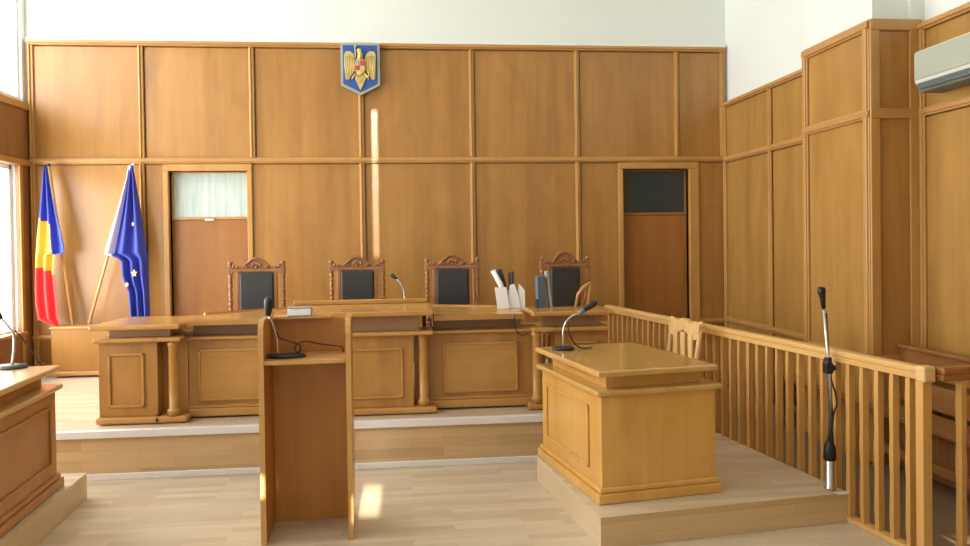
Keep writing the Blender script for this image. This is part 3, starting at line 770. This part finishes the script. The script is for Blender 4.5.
rt2 = railing('railing', 'short brown railing running from the long railing\'s end to the wall', (1.715, -4.645, 0), RR - PI / 2, 7, .13, .125, .88, W_RAILSHADE)

# pale chair by the railing
t = thing('slatted_chair', 'pale wooden chair with shaped slatted back between platform table and railing', 'chair', (1.14, -2.6, .166), RR - PI / 2)
# local: back runs along x, sitter faces -y
CHH = .83
for s in (-1, 1):
    MB().tube([(s * .21, .0, .001), (s * .21, .0, .42), (s * .215, .03, .62), (s * .22, .055, CHH - .03)], [.018, .02, .019, .017], 8).ball((s * .22, .057, CHH - .02), (.026, .02, .028)).build('back_post', W_CHAIR, t)
    MB().tube([(s * .21, -.38, .001), (s * .21, -.38, .42)], [.016, .021], 8).build('front_leg', W_CHAIR, t)
crest = [(-.19, .68), (-.21, .79), (-.15, .80), (-.09, .775), (-.03, .81), (.03, .81), (.09, .775), (.15, .80), (.21, .79), (.19, .68), (.13, .665), (.07, .70), (0, .725), (-.07, .70), (-.13, .665)]
MB().prism([(a * 1.16, b - .8 + CHH) for a, b in crest], 'Y', .03, .06, .006).build('crest_rail', W_CHAIR, t)
for x in (-.115, 0, .115): B(x - .032, x + .032, .02, .04, .44, CHH - .09, .006).build('slat', W_CHAIR, t)
B(-.23, .23, -.40, .02, .42, .45, .01).build('seat', W_CHAIR, t)

# pew along the right wall
t = thing('pew', 'long brown wooden pew behind the railing along the right wall', 'pew', (2.36, -3.2, 0))
B(-.10, .17, -1.05, 1.3, .40, .435, .006).build('seat', W_PEW, t)
B(.165, .195, -1.05, 1.3, .46, .62, .004).build('back_board', W_PEW, t)
B(.165, .195, -1.05, 1.3, .66, .82, .004).build('back_board', W_PEW, t)
B(.15, .21, -1.05, 1.3, .82, .85, .008).build('top_rail', W_PEW, t)
B(.14, .165, -1.03, 1.28, .02, .40, .003).build('shade_board', W_CARVED, t)  # dark board added to stand for the shade under the seat
B(-.02, .02, -1.05, 1.3, .13, .19, .004).build('stretcher', W_PEW, t)
for y in (-1.01, .15, 1.27):
    MB().prism([(-.09, .001), (.21, .001), (.21, .82), (.16, .82), (.14, .44), (-.09, .40)], 'Y', y - .02, y + .02, .004).build('end_panel', W_PEW, t)

# floor microphone stand
t = thing('microphone_stand', 'tall chrome microphone stand with black microphone beside the railing', 'microphone stand', (1.503, -4.02, .166))
MB().lathe([(.03, .001), (.032, .01), (.026, .02), (.026, .19), (.022, .2)], n=16).build('base_tube', STEEL, t)
MB().lathe([(.028, .165), (.036, .175), (.032, .24), (.020, .27), (.012, .28)], n=16).build('clamp', BLACK, t)
MB().tube([(0, 0, .28), (.012, 0, .42), (.004, 0, .56), (-.01, 0, .72)], .011, 10).build('lower_pole', DGREY, t)
MB().tube([(.006, -.012, .46), (-.008, -.012, .72), (-.036, -.012, 1.04)], .0085, 10).build('boom', STEEL, t)
MB().box(-.03, .012, -.03, .02, .66, .72, .006).tube([(-.008, -.01, .66), (-.01, -.01, .75)], .02, 10).ball((.02, -.01, .69), .018).build('joint', BLACK, t)
MB().tube([(-.036, -.012, 1.03), (-.040, -.012, 1.085), (-.046, -.012, 1.115), (-.047, -.012, 1.135), (-.046, -.012, 1.149)], [.012, .015, .022, .024, .016], 12).build('microphone', BLACK, t)
MB().tube(smooth_curve([(-.02, -.012, 1.0), (.002, .012, .85), (.015, .02, .70), (.03, .02, .60), (.05, .02, .54), (.045, .0, .48), (.02, -.02, .45), (.03, .02, .36), (.035, .02, .25)], 6), .005, 6).build('cable', BLACK, t)

# air conditioner
t = thing('air_conditioner', 'ivory wall air conditioner with dark louvre high on the right wall', 'air conditioner', (2.605, -3.735, 2.545))
B(-.095, .09, -.42, .42, .05, .27, .018, 3).build('body', ACBODY, t)
B(-.102, -.094, -.405, .405, .078, .258, .003).build('front_grille', GRILLE, t)
MB().prism([(-.09, .05), (-.06, .0), (.08, -.005), (.08, .05)], 'Y', -.41, .405, .006).build('outlet_housing', ACDARK, t)
MB().prism([(-.094, .052), (-.064, .012), (-.06, .016), (-.088, .056)], 'Y', -.39, .38).build('louvre', ACDARK, t)
MB().tube([(-.085, -.38, .022), (-.085, .37, .022)], .007, 6).build('louvre_blade', ACDARK, t)

# ------------------------------------------------------------------ light
W = bpy.data.worlds.new('sky'); S.world = W; W.use_nodes = True
bg = W.node_tree.nodes['Background']; bg.inputs['Color'].default_value = (.86, .93, 1, 1); bg.inputs['Strength'].default_value = 2.2
def area(name, loc, sx, sy, power, col=(1, 1, 1)):
    l = bpy.data.lights.new(name, 'AREA'); l.shape = 'RECTANGLE'; l.size = sx; l.size_y = sy; l.energy = power; l.color = col
    o = bpy.data.objects.new(name, l); COL.objects.link(o); o.location = loc; return o
for n, (y1, y0) in enumerate(WY):
    for z0, z1, p in ((ZS, ZH, (165, 112, 62)[n]), (CS, CH, (128, 95, 58)[n])):
        sz, sy_ = z1 - z0 + .1, y1 - y0 + .5
        p *= sz * sy_ / ((z1 - z0) * (y1 - y0))
        o = area('window_daylight', (XL - .18, (y0 + y1) / 2, (z0 + z1) / 2), sz, sy_, p, (1, .985, .955))
        o.rotation_euler = (0, -PI / 2, 0)
sun = bpy.data.lights.new('sun', 'SUN'); sun.energy = 30; sun.angle = .0075; sun.color = (1, .95, .84)
so = bpy.data.objects.new('sun', sun); COL.objects.link(so)
so.rotation_euler = Vector((0, 1, -SUN_T)).to_track_quat('-Z', 'Y').to_euler(); so.location = (0, -14, 5)

# ------------------------------------------------------------------ camera
f_px, pitch, roll, yaw, shift = 783.2, .014, .014, .101, -21.0
cy, sy, cp, sp, cr, sr = math.cos(yaw), math.sin(yaw), math.cos(pitch), math.sin(pitch), math.cos(roll), math.sin(roll)
fwd = Vector((sy * cp, cy * cp, -sp)); rt_ = Vector((cy, -sy, 0)); dn = fwd.cross(rt_)
r2 = rt_ * cr + dn * sr; d2 = -rt_ * sr + dn * cr
cam = bpy.data.cameras.new('camera'); co = bpy.data.objects.new('camera', cam); COL.objects.link(co)
cam.sensor_fit = 'HORIZONTAL'; cam.sensor_width = 36; cam.lens = 36 * f_px / 970; cam.shift_y = shift / 970; cam.clip_start = .05
Mx = Matrix((r2, -d2, -fwd)).transposed().to_4x4(); Mx.translation = (-.869, -8.223, 1.6); co.matrix_world = Mx
S.camera = co
S.view_settings.view_transform = 'Standard'; S.view_settings.look = 'None'; S.view_settings.gamma = 1
S.view_settings.use_curve_mapping = False; S.view_settings.exposure = -.2
S.cycles.use_denoising = True
S.cycles.max_bounces = 10; S.cycles.diffuse_bounces = 6; S.cycles.sample_clamp_indirect = 8
